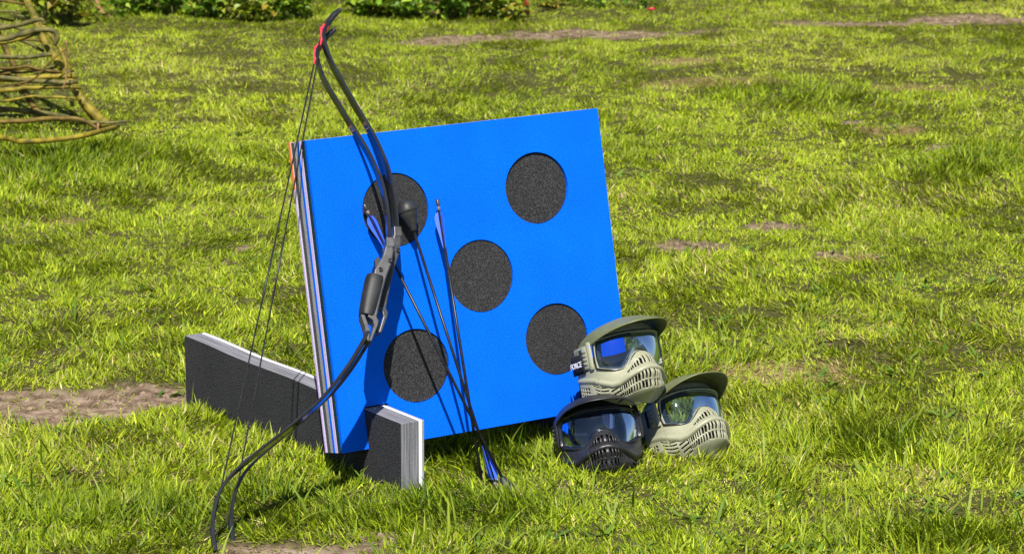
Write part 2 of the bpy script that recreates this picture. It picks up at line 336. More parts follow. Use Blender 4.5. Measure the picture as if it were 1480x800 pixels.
# ------------------------------------------------------------------ foam foot planks that carry the board in its slots
PA = BYAW + .0155
pd = np.array([math.cos(PA), math.sin(PA), 0]); pn = np.array([math.sin(PA), -math.cos(PA), 0])
def plank(u, back, front, label):
    B = BO + bd * u; B[2] = -.004
    e = empty('foam_plank'); e.matrix_world = Matrix(((pn[0], pd[0], 0, B[0]), (pn[1], pd[1], 0, B[1]), (pn[2], pd[2], 1, B[2]), (0, 0, 0, 1)))
    tag(e, label, 'foam plank', 'foam feet of the target board')
    def slab(y0, y1, mat, top, name, mat2=None):
        nseg = 26; V, F = [], []
        for i in range(nseg + 1):
            x = -back + (back + front) * i / nseg; zz = top + .0016 * math.sin(i * .55 + u * 9) * (1 if x < -.12 else 0)
            V += [(x, y0, 0), (x, y1, 0), (x, y1, zz), (x, y0, zz)]
        for i in range(nseg):
            a = i * 4
            for k in range(4): F.append((a + k, a + (k + 1) % 4, a + 4 + (k + 1) % 4, a + 4 + k))
        F += [(0, 3, 2, 1), (nseg * 4, nseg * 4 + 1, nseg * 4 + 2, nseg * 4 + 3)]
        me = mesh_from(name, V, F); fix_normals(me); o = link_mesh(name, me, mat, e)
        if mat2:
            me.materials.append(mat2)
            for p in me.polygons:
                if abs(p.normal.y) < .5: p.material_index = 1
        bevel(o, .0015, 2, 50)
    slab(0, .0468, M['plank_foam'], .1676, 'foam_layer', M['laminate']); slab(.047, .0555, M['white_foam'], .1672, 'foam_layer'); slab(.0557, .0605, M['grey_foam'], .1668, 'foam_layer')
    return e
plank(.0663, .8495, .1314, 'long charcoal foam plank with white stripe, foot at the left end of the board')
plank(.6408, .70, .045, 'second charcoal foam plank foot behind the stacked masks, mostly hidden by the board')

# ------------------------------------------------------------------ the bows
bG, bT, bR = ground_px(312, 795), board_px(516, 194, .012), board_px(537, 425, .15)
bnn = np.cross(bT - bG, bR - bG); bnn /= np.linalg.norm(bnn)
def bpl(p): return plane_px(p[0], p[1], bG, bnn)
s_top, s_bot = bpl((457, 80)), bpl((310.5, 748))
eu = (s_top - s_bot) / np.linalg.norm(s_top - s_bot); ev = np.cross(bnn, eu)
if (bR - s_bot) @ ev < 0: ev = -ev
ew = np.cross(eu, ev)
BORG = bpl((312, 795))
def buv(p): q = bpl(p) - BORG; return (float(q @ eu), float(q @ ev))
def px_list(l): return [buv(p) for p in l]
LU = px_list([(566, 362), (562.5, 348), (562, 335), (560, 310), (556, 285), (550, 262), (541, 240), (530, 218), (516, 195), (503, 175), (490, 153), (476, 130), (465, 108), (459, 88), (458, 77), (463, 66), (472, 54), (482, 45)])
LL = px_list([(531, 482), (524, 495), (508, 522), (488, 550), (466, 576), (440, 600), (410, 625), (380, 648), (350, 672), (328, 694), (314, 720), (308, 748), (308, 770), (312, 795)])
def sweep_strip(name, pts, widths, thick, mat, parent, wsh=0.0):
    P = catmull([(a, b, 0) for a, b in pts], 5)[:, :2]; n = len(P); T = np.gradient(P, axis=0); T /= np.linalg.norm(T, axis=1)[:, None]
    Nn = np.stack([-T[:, 1], T[:, 0]], 1); W = np.interp(np.linspace(0, 1, n), np.linspace(0, 1, len(widths)), widths); H = np.interp(np.linspace(0, 1, n), np.linspace(0, 1, len(thick)), thick)
    V, F = [], []; prof = [(-1, -.4), (-.86, -1), (.86, -1), (1, -.4), (1, .4), (.86, 1), (-.86, 1), (-1, .4)]
    for i in range(n):
        for (a, b) in prof:
            q = P[i] + Nn[i] * b * H[i] / 2; V.append((q[0], q[1], a * W[i] / 2 + wsh))
    k = len(prof)
    for i in range(n - 1):
        for j in range(k): F.append((i * k + j, i * k + (j + 1) % k, (i + 1) * k + (j + 1) % k, (i + 1) * k + j))
    F += [tuple(range(k))[::-1], tuple((n - 1) * k + j for j in range(k))]
    me = mesh_from(name, V, F); fix_normals(me); o = link_mesh(name, me, mat, parent)
    return o
def plate(name, px, half, mat, parent, bev=.003, seg=3):
    uv = px_list(px); n = len(uv)
    V = [(a, b, -half) for a, b in uv] + [(a, b, half) for a, b in uv]
    F = [(i, (i + 1) % n, (i + 1) % n + n, i + n) for i in range(n)]
    for t in tessellate_polygon([[Vector((a, b, 0)) for a, b in uv]]): F += [tuple(t), tuple(i + n for i in t)]
    me = mesh_from(name, V, F); bm = bmesh.new(); bm.from_mesh(me); bmesh.ops.recalc_face_normals(bm, faces=bm.faces)
    bmesh.ops.dissolve_limit(bm, angle_limit=.01, verts=bm.verts, edges=bm.edges); bm.to_mesh(me); bm.free()
    o = link_mesh(name, me, mat, parent); bevel(o, bev, seg, 35); return o
def make_bow():
    e = empty('recurve_bow')
    sweep_strip('upper_limb', LU, [.027, .027, .027, .026, .023, .017, .011], [.009, .008, .0068, .006, .006, .008, .009], M['limb'], e)
    sweep_strip('lower_limb', LL, [.036, .038, .039, .038, .031, .021, .012], [.009, .008, .0068, .006, .006, .008, .009], M['limb'], e)
    # riser: arm, rest window, grip, guard loop
    rs = plate('riser', [(557, 350), (567, 350), (567.5, 368), (564, 386), (557, 404), (550, 430), (543, 462), (530, 462), (531, 440), (538, 404), (540, 393), (546, 383), (551.5, 374), (556, 358)], .0165, M['riser'], e)
    plate('limb_plate', [(556.5, 347), (567.5, 347), (568.5, 361), (557, 361)], .0178, M['riser'], e, .0015, 2)
    plate('guard_bar', [(519.5, 457), (526, 458), (530, 470), (533.5, 482), (532.5, 497), (528.5, 495), (526, 476)], .0165, M['riser'], e, .002, 2)
    plate('guard_bar', [(531, 456), (541, 457.5), (546, 466.5), (545, 473), (535.5, 497), (531.5, 495.5), (539, 473), (537.5, 466.5), (531, 462)], .0165, M['riser'], e, .002, 2)
    # rubber grip sleeve: tapered rounded body round the riser
    c0, c1 = np.array(buv((542.5, 401))), np.array(buv((530, 458))); ax = (c1 - c0) / np.linalg.norm(c1 - c0); pr = np.array([-ax[1], ax[0]])
    V, F = [], []; ns, sd = 12, 24
    for i in range(ns + 1):
        t = i / ns; c = c0 + (c1 - c0) * t; hw = .0215 - .0035 * t + .0012 * math.sin(t * math.pi); hd = .0225 - .001 * t
        if i in (0, ns): hw *= .93; hd *= .93
        for k in range(sd):
            th = 2 * math.pi * k / sd; ca, sa = math.cos(th), math.sin(th); ex = .75
            x = math.copysign(abs(ca) ** ex, ca) * hw; z = math.copysign(abs(sa) ** ex, sa) * hd; q = c + pr * x; V.append((q[0], q[1], z))
    for i in range(ns):
        for k in range(sd): F.append((i * sd + k, i * sd + (k + 1) % sd, (i + 1) * sd + (k + 1) % sd, (i + 1) * sd + k))
    F += [tuple(range(sd))[::-1], tuple(ns * sd + k for k in range(sd))]
    me = mesh_from('grip', V, F); fix_normals(me); gr = link_mesh('grip', me, M['grip'], e, True); add_mod(gr, 'EDGE_SPLIT', split_angle=math.radians(50))
    for tp, side in (((548.5, 394), -1), ((562, 381), -1)):
        q = buv(tp); lathe('bolt', [(.0052, 0), (.0052, .0025), (.004, .0035), (.0022, .0035), (.0022, .0015), (.0005, .0015)], M['shaft'], e, 16, Matrix.Translation((q[0], q[1], -.0162)) @ Matrix.Rotation(math.pi, 4, 'X'))
        lathe('bolt', [(.0052, 0), (.0052, .0025), (.004, .0035), (.0022, .0035), (.0022, .0015), (.0005, .0015)], M['shaft'], e, 16, Matrix.Translation((q[0], q[1], .0162)))
    plate('arrow_rest', [(541, 376), (548, 371), (550, 384), (542, 390)], .007, M['grip'], e, .0015, 2)
    # tips: black sleeve, red serving and the string loop
    up_tip = catmull([(a, b, 0) for a, b in LU[-5:]], 6); lo_tip = catmull([(a, b, 0) for a, b in LL[-3:]], 6)
    tube('tip_sleeve', up_tip[-13:], [.0072, .0072, .0068, .0064, .0052], M['black_sleeve'], e, 12)
    tube('tip_notch', up_tip[-3:] + (up_tip[-1] - up_tip[-3]) * np.array([.7]), [.0040, .0058, .0042], M['black_sleeve'], e, 12)
    tube('red_serving', up_tip[-17:-12], [.0072, .0078, .0078, .0074], M['red_serving'], e, 12)
    tube('tip_sleeve', lo_tip[5:], [.0052, .0056, .0055, .0040], M['black_sleeve'], e, 12)
    st, sb = np.array([*buv((457, 80)), 0]), np.array([*buv((310.5, 748)), 0])
    st2 = up_tip[-15] + np.array([.0, -.0085, 0])
    S = np.vstack([st2, st + (sb - st) * .012, st + (sb - st) * .5, sb, lo_tip[5] + np.array([0, -.006, 0])])
    tube('bow_string', S, .00175, M['string'], e, 6)
    tube('red_serving', [st2, st + (sb - st) * .006, st + (sb - st) * .022], [.0026, .003, .0022], M['red_serving'], e, 8)
    mid = st + (sb - st) * .5
    tube('centre_serving', [mid + (sb - st) / 1.1 * .07, mid, mid - (sb - st) / 1.1 * .07], .0022, M['black_sleeve'], e, 6)
    return e
def copy_tree(o, parent=None):
    c = o.copy(); COL.objects.link(c); c.parent = parent
    for ch in list(o.children): copy_tree(ch, c)
    return c
bow = make_bow()
TOCAM = Vector((0, -.97, .2)) * .009
BM = Matrix(((eu[0], ev[0], ew[0], BORG[0]), (eu[1], ev[1], ew[1], BORG[1]), (eu[2], ev[2], ew[2], BORG[2]), (0, 0, 0, 1)))
bow.matrix_world = Matrix.Translation(TOCAM) @ BM
tag(bow, 'black recurve bow in front, its upper limb crossing the left corner spot', 'bow', 'pair of recurve bows leaning on the target')
rv = Vector((0.0914, 0.0636, 0.1094)); pv = Vector(bR)
bow2 = copy_tree(bow)
bow2.matrix_world = Matrix.Translation(TOCAM) @ Matrix.Translation(pv + Vector((.0149, .0671, .0074))) @ Matrix.Rotation(rv.length, 4, rv.normalized()) @ Matrix.Translation(-pv) @ BM
tag(bow2, 'black recurve bow half hidden behind the front bow, its tip reaching highest', 'bow', 'pair of recurve bows leaning on the target')

# ------------------------------------------------------------------ the arrows
def arrow(nock, tip, label, roll=0.3, blunt=True, vane_len=.085, tip_ext=0.0):
    nock, tip = np.array(nock), np.array(tip); L = np.linalg.norm(tip - nock); e = empty('blunt_arrow')
    q = Vector((tip - nock) / L).to_track_quat('Z', 'Y'); e.matrix_world = Matrix.Translation(Vector(tip)) @ q.to_matrix().to_4x4() @ Matrix.Rotation(roll, 4, 'Z')
    tag(e, label, 'arrow', 'arrows leaning on the target')
    # local +Z points to the tip, tip at 0, nock at -L
    lathe('shaft', [(.0034, -L + .012), (.0034, -.006)], M['shaft'], e, 12)
    lathe('nock', [(.0030, -L), (.0042, -L + .002), (.0042, -L + .012), (.0036, -L + .016)], M['nock'], e, 12)
    lathe('insert', [(.0037, -L + .016), (.0037, -L + .026)], M['steel'], e, 12)
    z0 = -L + .028
    for k in range(3):
        a = 2 * math.pi * k / 3; prof = [(0, .0030), (.005, .0095), (.014, .0128), (.030, .0118), (.055, .0078), (vane_len - .006, .0048), (vane_len, .0034)]; V, F = [], []
        for (z, h) in prof:
            for s in (-1, 1): V += [(.0030, s * .0005, z0 + z), (h, s * .0003, z0 + z)]
        for i in range(len(prof) - 1):
            b = i * 4; F += [(b, b + 1, b + 5, b + 4), (b + 2, b + 6, b + 7, b + 3), (b + 1, b + 3, b + 7, b + 5), (b, b + 4, b + 6, b + 2)]
        R = Matrix.Rotation(a, 4, 'Z'); me = mesh_from('vane', [R @ Vector(v) for v in V], F); fix_normals(me); link_mesh('vane', me, M['vane'], e)
    if blunt:
        o = lathe('blunt_tip', [(.0062, -.040), (.0072, -.036), (.0115, -.024), (.0185, -.006), (.0208, .001), (.0211, .0055), (.0226, .0065), (.0228, .0085), (.0222, .0150), (.0204, .0215), (.0170, .0268), (.0125, .0310), (.006, .0333), (.0005, .0340)], M['rubber'], e, 32)
    else: lathe('insert', [(.0039, -.012), (.0039, -.004), (.002, 0)], M['steel'], e, 12)
    return e
arrow(board_px(526, 295, .018), ground_px(737, 712, -.010), 'arrow with blue vanes behind the bow, lying at the widest slant', .2)
arrow(ground_px(720, 712, -.012), board_px(590.5, 310, .0255), 'arrow standing upside down, round black rubber tip up and blue vanes in the grass', .5)
arrow(board_px(632, 288, .026), ground_px(697.5, 704, -.004), 'steepest arrow with slim blue vanes up beside the middle spot', 1.35, blunt=False)

# ------------------------------------------------------------------ the face masks
def mat_shell(name, c1, c2, rough): return mat_noise(name, c1, c2, 45, rough, .12, 380, .45, bdist=.0005)
M['olive'] = mat_shell('olive_plastic', (.255, .258, .175), (.29, .29, .20), .42)
M['olive_visor'] = mat_shell('olive_visor_plastic', (.115, .125, .045), (.135, .145, .055), .42)
M['black_plastic'] = mat_shell('black_plastic', (.012, .012, .014), (.02, .02, .023), .40)
M['mask_frame'] = mat_shell('black_frame_plastic', (.010, .010, .012), (.016, .016, .018), .25)
M['pad'] = mat_noise('grey_face_foam', (.05, .05, .055), (.10, .10, .105), 220, .95, .5, 400, .2)
M['pad_tan'] = mat_noise('olive_face_foam', (.16, .165, .10), (.23, .235, .15), 220, .95, .5, 400, .2)
M['strap'] = mat_noise('black_woven_strap', (.008, .008, .010), (.02, .02, .022), 300, .8, .5, 500, .2)
M['print'] = mat_noise('white_print', (.72, .72, .74), (.8, .8, .8), 50, .6)
def mat_lens():
    m, N, L, b = nodes_of('clear_blue_lens')
    t = N.new('ShaderNodeBsdfTransparent'); t.inputs[0].default_value = (.30, .38, .60, 1); gl = N.new('ShaderNodeBsdfGlossy'); gl.inputs['Roughness'].default_value = .04; gl.inputs['Color'].default_value = (.62, .76, 1, 1)
    fr = N.new('ShaderNodeFresnel'); fr.inputs[0].default_value = 1.62; tc = N.new('ShaderNodeTexCoord'); nz = N.new('ShaderNodeTexNoise'); nz.inputs['Scale'].default_value = 14
    L.new(tc.outputs['Object'], nz.inputs['Vector']); bp = N.new('ShaderNodeBump'); bp.inputs['Strength'].default_value = .05; bp.inputs['Distance'].default_value = .01; L.new(nz.outputs[0], bp.inputs['Height']); L.new(bp.outputs[0], gl.inputs['Normal'])
    ma = N.new('ShaderNodeMath'); ma.operation = 'MULTIPLY_ADD'; ma.inputs[1].default_value = .8; ma.inputs[2].default_value = .035; ma.use_clamp = True; L.new(fr.outputs[0], ma.inputs[0])
    ms = N.new('ShaderNodeMixShader'); L.new(ma.outputs[0], ms.inputs[0]); L.new(t.outputs[0], ms.inputs[1]); L.new(gl.outputs[0], ms.inputs[2]); L.new(ms.outputs[0], N['Material Output'].inputs[0]); return m
M['lens'] = mat_lens()

MA, MB_ = .0855, .080                 # half width at the temples, depth from temples to lens
def sstep(x): x = np.clip(x, 0, 1); return x * x * (3 - 2 * x)
def m_base(phi, off=0.0):
    s, c = np.sin(phi), np.cos(phi); n = 2 / 2.35
    r = np.stack([np.sign(s) * np.abs(s) ** n * (MA + off), -np.sign(c) * np.abs(c) ** n * (MB_ + off)], -1); return r
def deg(a): return np.radians(a)
LPH = deg(66)                          # lens reaches this far round
def lens_bot(phi):
    x = np.abs(phi) / deg(1); return np.interp(x, [0, 4.5, 9, 13.5, 18, 23, 29, 38, 52, 66, 70], [-.006, -.008, -.0145, -.0235, -.0315, -.037, -.039, -.038, -.033, -.027, -.024])
def lens_top(phi): return .0385 - .010 * (np.abs(phi) / LPH) ** 2.2
def ridge(phi):
    x = np.abs(phi) / deg(1); return np.interp(x, [0, 6, 14, 24, 34, 45, 60, 75, 100], [-.0435, -.046, -.053, -.0625, -.069, -.070, -.0625, -.054, -.047])
def shell_off(phi, z):
    x = np.abs(phi) / deg(1)
    nose = .024 * np.exp(-(x / 15.0) ** 2) * sstep((.004 - z) / .036) * (1 - .45 * sstep((-.046 - z) / .03))
    mouth = .022 * np.exp(-(x / 33.0) ** 2) * sstep((-.030 - z) / .03) * (1 - .75 * sstep((-.084 - z) / .034))
    step = -.0055 * sstep((ridge(phi) - z) / .005) * np.clip(1.3 - x / 75, 0, 1)
    lip = .0025 * np.exp(-((z - ridge(phi) - .003) / .004) ** 2)
    chin = -.030 * sstep((-.078 - z) / .045)
    return nose + mouth + step + lip + chin + .002
def mask_vents(phi, z):
    """True where the shell is cut away"""
    s = phi * .088; a = np.abs(s); out = np.zeros_like(s, bool)
    for c in (.0026, .0074, .0120, .0164, .0206, .0244, .0279, .0310):                  # nose slots, shorter outward
        k = c / .0312; out |= (np.abs(a - c) < .00135 - .0002 * k) & (np.abs(z + .0245 + .72 * c + .12 * (c > .02) * (c - .02)) < .0098 - .0078 * k ** .8)
    rz = ridge(phi)
    for j in range(12):                                                       # two rows of mouth slots under the ridge
        c = .0024 + j * .0045; r0 = float(ridge(np.array(c / .088)))
        out |= (np.abs(a - c) < .00125) & (z < r0 - .0052) & (z > r0 - .0052 - (.0165 - .0006 * j))
        if j < 11: out |= (np.abs(a - c - .0004) < .00125) & (z < r0 - .0250 + .0006 * j) & (z > r0 - .0250 - (.0165 - .0010 * j) + .0005 * j)
    for j in range(4):                                                       # slanting cheek slots
        zc = -.0775 - .0082 * j; out |= (np.abs(a - .064 + .0028 * j) < .0115) & (np.abs(z - zc + (a - .064) * .30) < .0017)
    for j in range(4):                                                       # long jaw slots
        zc = -.0685 - .0072 * j + 2.2 * (a - .098) ** 2 * 4; out |= (np.abs(a - .101 + .002 * j) < .0215 - .002 * j) & (np.abs(z - zc - (a - .1) * .22) < .0015)
    for j in range(3):
        for i in range(4): out |= (np.abs(a - .1335 - .0062 * i) < .0022) & (np.abs(z + .0660 + .0075 * j - (a - .13) * .25) < .0022)
    return out
def grid_mesh(name, P, keep):
    """P (r,c,3) grid, keep (r-1,c-1) bool"""
    r, c, _ = P.shape; I = np.arange(r * c).reshape(r, c); F = np.stack([I[:-1, :-1], I[:-1, 1:], I[1:, 1:], I[1:, :-1]], -1)[keep]
    used = np.unique(F); mp = np.full(r * c, -1); mp[used] = np.arange(len(used)); return np_mesh(name, P.reshape(-1, 3)[used], mp[F])
def xyz(phi, off, z): b = m_base(phi, 0); d = m_base(phi, .01) - b; d /= np.linalg.norm(d, axis=-1)[..., None]; q = b + d * np.asarray(off)[..., None]; return np.concatenate([q, np.asarray(z)[..., None]], -1)
def make_mask(kind, label):
    shell_m, visor_m = (M['olive'], M['olive_visor']) if kind == 'olive' else (M['black_plastic'], M['black_plastic'])
    frame_m = M['olive'] if kind == 'olive' else M['mask_frame']
    e = empty('face_mask'); tag(e, label, 'mask', 'masks piled by the target')
    # lower shell with real vent openings
    C_, R_ = 300, 84; ph = np.linspace(deg(-104), deg(104), C_); t = np.linspace(0, 1, R_)
    PH, T = np.meshgrid(ph, t); x = np.abs(PH) / deg(1)
    ztop = np.where(x < 69, lens_bot(PH) - .0015, 0); ztop = np.interp(x, [0, 66.01, 70, 74, 78, 104], [0, 0, -.020, .012, .026, .022]) * (x >= 66) + (lens_bot(PH) - .0015) * (x < 66)
    zbot = np.interp(x, [0, 12, 25, 40, 60, 80, 104], [-.113, -.113, -.111, -.107, -.099, -.090, -.078])
    Z = ztop + (zbot - ztop) * T; off = shell_off(PH, Z)
    P = xyz(PH, off, Z)
    pc, zc = (PH[:-1, :-1] + PH[1:, 1:]) / 2, (Z[:-1, :-1] + Z[1:, 1:]) / 2
    me = grid_mesh('face_shell', P, ~mask_vents(pc, zc)); o = link_mesh('face_shell', me, shell_m, e, True); add_mod(o, 'SOLIDIFY', thickness=.0026, offset=-1)
    # dark sheet added behind the vents, standing in for the shade inside the mask
    PHi, Ti = np.meshgrid(np.linspace(deg(-92), deg(92), 60), np.linspace(0, 1, 14)); Zi = lens_bot(np.clip(PHi, -LPH, LPH)) - .012 + (-.098 - lens_bot(np.clip(PHi, -LPH, LPH)) + .012) * Ti
    me = grid_mesh('vent_shade_sheet', xyz(PHi, shell_off(PHi, Zi) - .011, Zi), np.ones((13, 59), bool)); o = link_mesh('vent_shade_sheet', me, M['strap'], e, True); add_mod(o, 'SOLIDIFY', thickness=.0015, offset=-1)
    # lens
    ph = np.linspace(-LPH, LPH, 80); PH, T = np.meshgrid(ph, np.linspace(0, 1, 22)); Z = lens_top(PH) + (lens_bot(PH) - lens_top(PH)) * T
    off = .0005 + .004 * np.sin(np.pi * T); me = grid_mesh('lens', xyz(PH, off, Z), np.ones((21, 79), bool)); link_mesh('lens', me, M['lens'], e, True)
    # goggle frame: rim swept round the lens opening
    pt = [(p, lens_top(p)) for p in np.linspace(-LPH, LPH, 50)] + [(p, lens_bot(p)) for p in np.linspace(LPH, -LPH, 90)]
    pt = np.array(pt); C3 = xyz(pt[:, 0], np.full(len(pt), .0035), pt[:, 1]); n = len(C3)
    for _ in range(2): C3 = (np.roll(C3, 1, 0) + 2 * C3 + np.roll(C3, -1, 0)) / 4
    def rim(name, C3, w, dep, mat, inward=0.0):
        T_ = np.roll(C3, -1, 0) - np.roll(C3, 1, 0); T_ /= np.linalg.norm(T_, axis=1)[:, None]
        O_ = C3 * np.array([1, 1, 0]); O_ /= np.linalg.norm(O_, axis=1)[:, None]; B_ = np.cross(T_, O_); B_ /= np.linalg.norm(B_, axis=1)[:, None]; V = []
        for i in range(n):
            for (a, b) in [(-1, -1), (1, -1), (1.0, .5), (.55, 1), (-.55, 1), (-1, .5)]: V.append(C3[i] + B_[i] * a * w / 2 + O_[i] * (b * dep / 2 - inward))
        F = [(i * 6 + k, i * 6 + (k + 1) % 6, ((i + 1) % n) * 6 + (k + 1) % 6, ((i + 1) % n) * 6 + k) for i in range(n) for k in range(6)]
        me = mesh_from(name, V, F); fix_normals(me); return link_mesh(name, me, mat, e, True)
    rim('goggle_frame', C3, .0052, .008, frame_m); rim('lens_gasket', C3, .0034, .003, M['mask_frame'], -.0042)
    C4 = C3 * np.array([.90, .86, .93]); rim('foam_padding', C4, .012, .014, M['pad_tan'] if kind == 'olive' else M['pad'], .006)
    # brow band above the lens
    ph = np.linspace(deg(-88), deg(88), 90); PH, T = np.meshgrid(ph, np.linspace(0, 1, 6)); tz = lens_top(np.clip(PH, -LPH, LPH)); Z = tz + .003 + .016 * T * np.cos(PH * .75)
    me = grid_mesh('brow_band', xyz(PH, .003 - .010 * T, Z), np.ones((5, 89), bool)); o = link_mesh('brow_band', me, frame_m if kind == 'black' else M['olive'], e, True); add_mod(o, 'SOLIDIFY', thickness=.0025, offset=-1)
    # sun visor
    ph = np.linspace(deg(-100), deg(100), 100); PH, T = np.meshgrid(ph, np.linspace(0, 1, 26)); c = np.clip(np.cos(PH * .89), 0, 1)
    yo = -.040 * c ** .7 * (1 - T) ** 1.2 + (.010 + .052 * c ** 1.1) * T; z0 = .010 + .042 * c ** .75
    Z = -.002 + .058 * c ** .62 + c * .019 * (1 - T ** 1.4) - .010 * c * (1 - T) ** 4 - .003 * T + .0022 * np.exp(-((T - .40) / .05) ** 2) * c
    Pv = xyz(PH, np.full(PH.shape, .0045), Z); Pv[..., 1] -= yo
    me = grid_mesh('visor', Pv, np.ones((25, 99), bool)); o = link_mesh('visor', me, visor_m, e, True); add_mod(o, 'SOLIDIFY', thickness=.0026, offset=1)
    # clips and strap
    for sgn in (-1, 1):
        for k, (pa, pb, z0_, z1_, of) in enumerate([(68.5, 73.5, -.027, .030, .0075), (74.5, 85, -.024, .024, .0055)]):
            PHc, Zc = np.meshgrid(np.linspace(deg(pa), deg(pb), 6) * sgn, np.linspace(z0_, z1_, 8))
            rnd = .002 * (1 - np.abs(np.linspace(-1, 1, 6)) ** 4)[None, :] * (1 - np.abs(np.linspace(-1, 1, 8)) ** 4)[:, None]
            me = grid_mesh('strap_clip', xyz(PHc, of + rnd, Zc), np.ones((7, 5), bool)); fix_normals(me); o = link_mesh('strap_clip', me, shell_m, e); add_mod(o, 'SOLIDIFY', thickness=.007, offset=0); bevel(o, .0008, 2)
            if k:
                for q in range(4):
                    PHr, Zr = np.meshgrid(np.linspace(deg(pa + 2.0), deg(pb - 2.0), 4) * sgn, np.linspace(-.016 + q * .0085, -.0115 + q * .0085, 3))
                    me = grid_mesh('strap_clip_rib', xyz(PHr, np.full(PHr.shape, of + .0058), Zr), np.ones((2, 3), bool)); ro = link_mesh('strap_clip_rib', me, M['pad_tan'] if kind == 'olive' else M['pad'], o); add_mod(ro, 'SOLIDIFY', thickness=.0012, offset=0)
    th = np.linspace(0, math.pi, 60); sx = .0895 * np.cos(th); sx = np.sign(np.cos(th)) * np.abs(np.cos(th)) ** .8 * .0895; sy = -.004 + .062 * np.sin(th) ** .9
    P = np.zeros((2, 60, 3)); P[0, :, 0] = sx; P[0, :, 1] = sy; P[1] = P[0]; sag = -.012 * np.sin(th) ** 2; P[0, :, 2] = sag - .019; P[1, :, 2] = sag + .019
    me = grid_mesh('strap', P, np.ones((1, 59), bool)); st = link_mesh('strap', me, M['strap'], e, True); add_mod(st, 'SOLIDIFY', thickness=.0022, offset=0)
    return e
def put_text(parent, body, size, mat, M4):
    cu = bpy.data.curves.new('lettering', 'FONT'); cu.body = body; cu.size = size; cu.align_x = 'CENTER'; cu.align_y = 'CENTER'; cu.extrude = .0003; cu.shear = .18; cu.offset = .00035
    tmp = bpy.data.objects.new('lettering_tmp', cu); me = bpy.data.meshes.new_from_object(tmp); bpy.data.objects.remove(tmp); me.transform(M4)
    return link_mesh('lettering', me, mat, parent)
def place(o, loc, yaw, pitch, roll, s=1.06):
    """yaw turns the face to the image right, pitch tips it up, roll tilts it anticlockwise as seen from the camera"""
    o.matrix_world = Matrix.Translation(Vector(loc)) @ Matrix.Rotation(math.radians(yaw), 4, 'Z') @ Matrix.Rotation(math.radians(-pitch), 4, 'X') @ Matrix.Rotation(math.radians(-roll), 4, 'Y') @ Matrix.Scale(s, 4)
mk = make_mask('black', 'black face mask with clear lens, front left of the pile, facing the viewer')
place(mk, (.193, 6.84, .064), 6, 22, 6, 1.07)
mo = make_mask('olive', 'olive green face mask resting on top of the pile, lettered strap at its side')
place(mo, (.237, 6.90, .228), 35, 22, -2.5, 1.08)
mr_ = make_mask('olive', 'olive green face mask on the grass at the right of the pile')
place(mr_, (.388, 6.97, .060), 40, 33, -8.5)
# black label with the maker's lettering on the top mask's strap end (left side of the picture)
lab = mo
a0, a1 = deg(-84), deg(-113)
PHc, Zc = np.meshgrid(np.linspace(a0, a1, 10), np.linspace(-.031, .010, 4))
ml = grid_mesh('strap_label', xyz(PHc, np.full(PHc.shape, .0085), Zc), np.ones((3, 9), bool)); lo_ = link_mesh('strap_label', ml, M['strap'], lab, True); add_mod(lo_, 'SOLIDIFY', thickness=.002, offset=0)
pm = xyz(np.array([deg(-98)]), np.array([.0101]), np.array([-.011]))[0]; d0 = xyz(np.array([deg(-90)]), np.array([.0101]), np.array([0.]))[0] - xyz(np.array([deg(-108)]), np.array([.0101]), np.array([0.]))[0]
xa = Vector(d0).normalized(); za = Vector((0, 0, 1)); na = xa.cross(za)
put_text(lab, 'FORCE', .0165, M['print'], Matrix(((xa[0], za[0], na[0], pm[0]), (xa[1], za[1], na[1], pm[1]), (xa[2], za[2], na[2], pm[2]), (0, 0, 0, 1))))

# ------------------------------------------------------------------ woven willow frame at the far left
WB = ground_px(157, 181); WY = float(WB[1])
willow = empty('willow_frame', (WB[0] - .55, WY, 0)); tag(willow, 'rough wigwam of leaning green willow stakes woven with rods, at the far left', 'willow frame')
wpx = WY / 4500.0
wl_off = np.array(willow.location)
def wrod(name, px, rpx, mat, Yoff=0.0, sides=8, wob=.25):
    yo_ = np.full(len(px), Yoff) if np.isscalar(Yoff) else Yoff; P = catmull([depth_px(a, b, WY + q) for (a, b), q in zip(px, yo_)], 5)
    P[:, 1] += (fbm(P[:, 0] * 6 + rpx * 10, P[:, 2] * 6 + px[0][1]) - .5) * .05 if name == 'rod' else 0
    P[:, 2] += (fbm(P[:, 0] * 14 + px[0][1], P[:, 0] * 0 + 3.3) - .5) * .012
    return tube(name, P - wl_off, np.array([1.0, .95, .9, .8]) * rpx * wpx, mat, willow, sides, wob * .4)
apex = depth_px(-75, -150, WY + .45)
def stake(px, rpx, mat, Y0): return tube('stake', catmull([depth_px(a, b, Y0 + (apex[1] - Y0) * f) for a, b, f in px], 5) - wl_off, np.array([1.0, .95, .8, .6]) * rpx * wpx, mat, willow, 10, .12)
stake([(160, 186, -.02), (135, 163, .08), (115, 138, .15), (97, 108, .25), (80, 84, .35), (60, 50, .45), (42, 8, .6), (10, -50, .75), (-75, -150, 1)], 7.4, M['bark'], WY)
stake([(140, 178, .05), (118, 148, .1), (104, 118, .18), (96, 92, .26), (84, 66, .35), (62, 38, .45), (20, -20, .7), (-70, -145, 1)], 4.2, M['bark'], WY + .02)
stake([(62, 172, .7), (40, 140, .75), (26, 108, .8), (14, 82, .85), (2, 58, .9), (-40, -50, 1), (-76, -152, 1)], 5.2, M['bark_brown'], WY)
stake([(-310, 186, -.02), (-250, 100, .2), (-190, 20, .5), (-75, -150, 1)], 6.4, M['bark'], WY)
stake([(-200, 165, .8), (-160, 80, .85), (-75, -150, 1)], 5.0, M['bark_brown'], WY)
L_ = -300
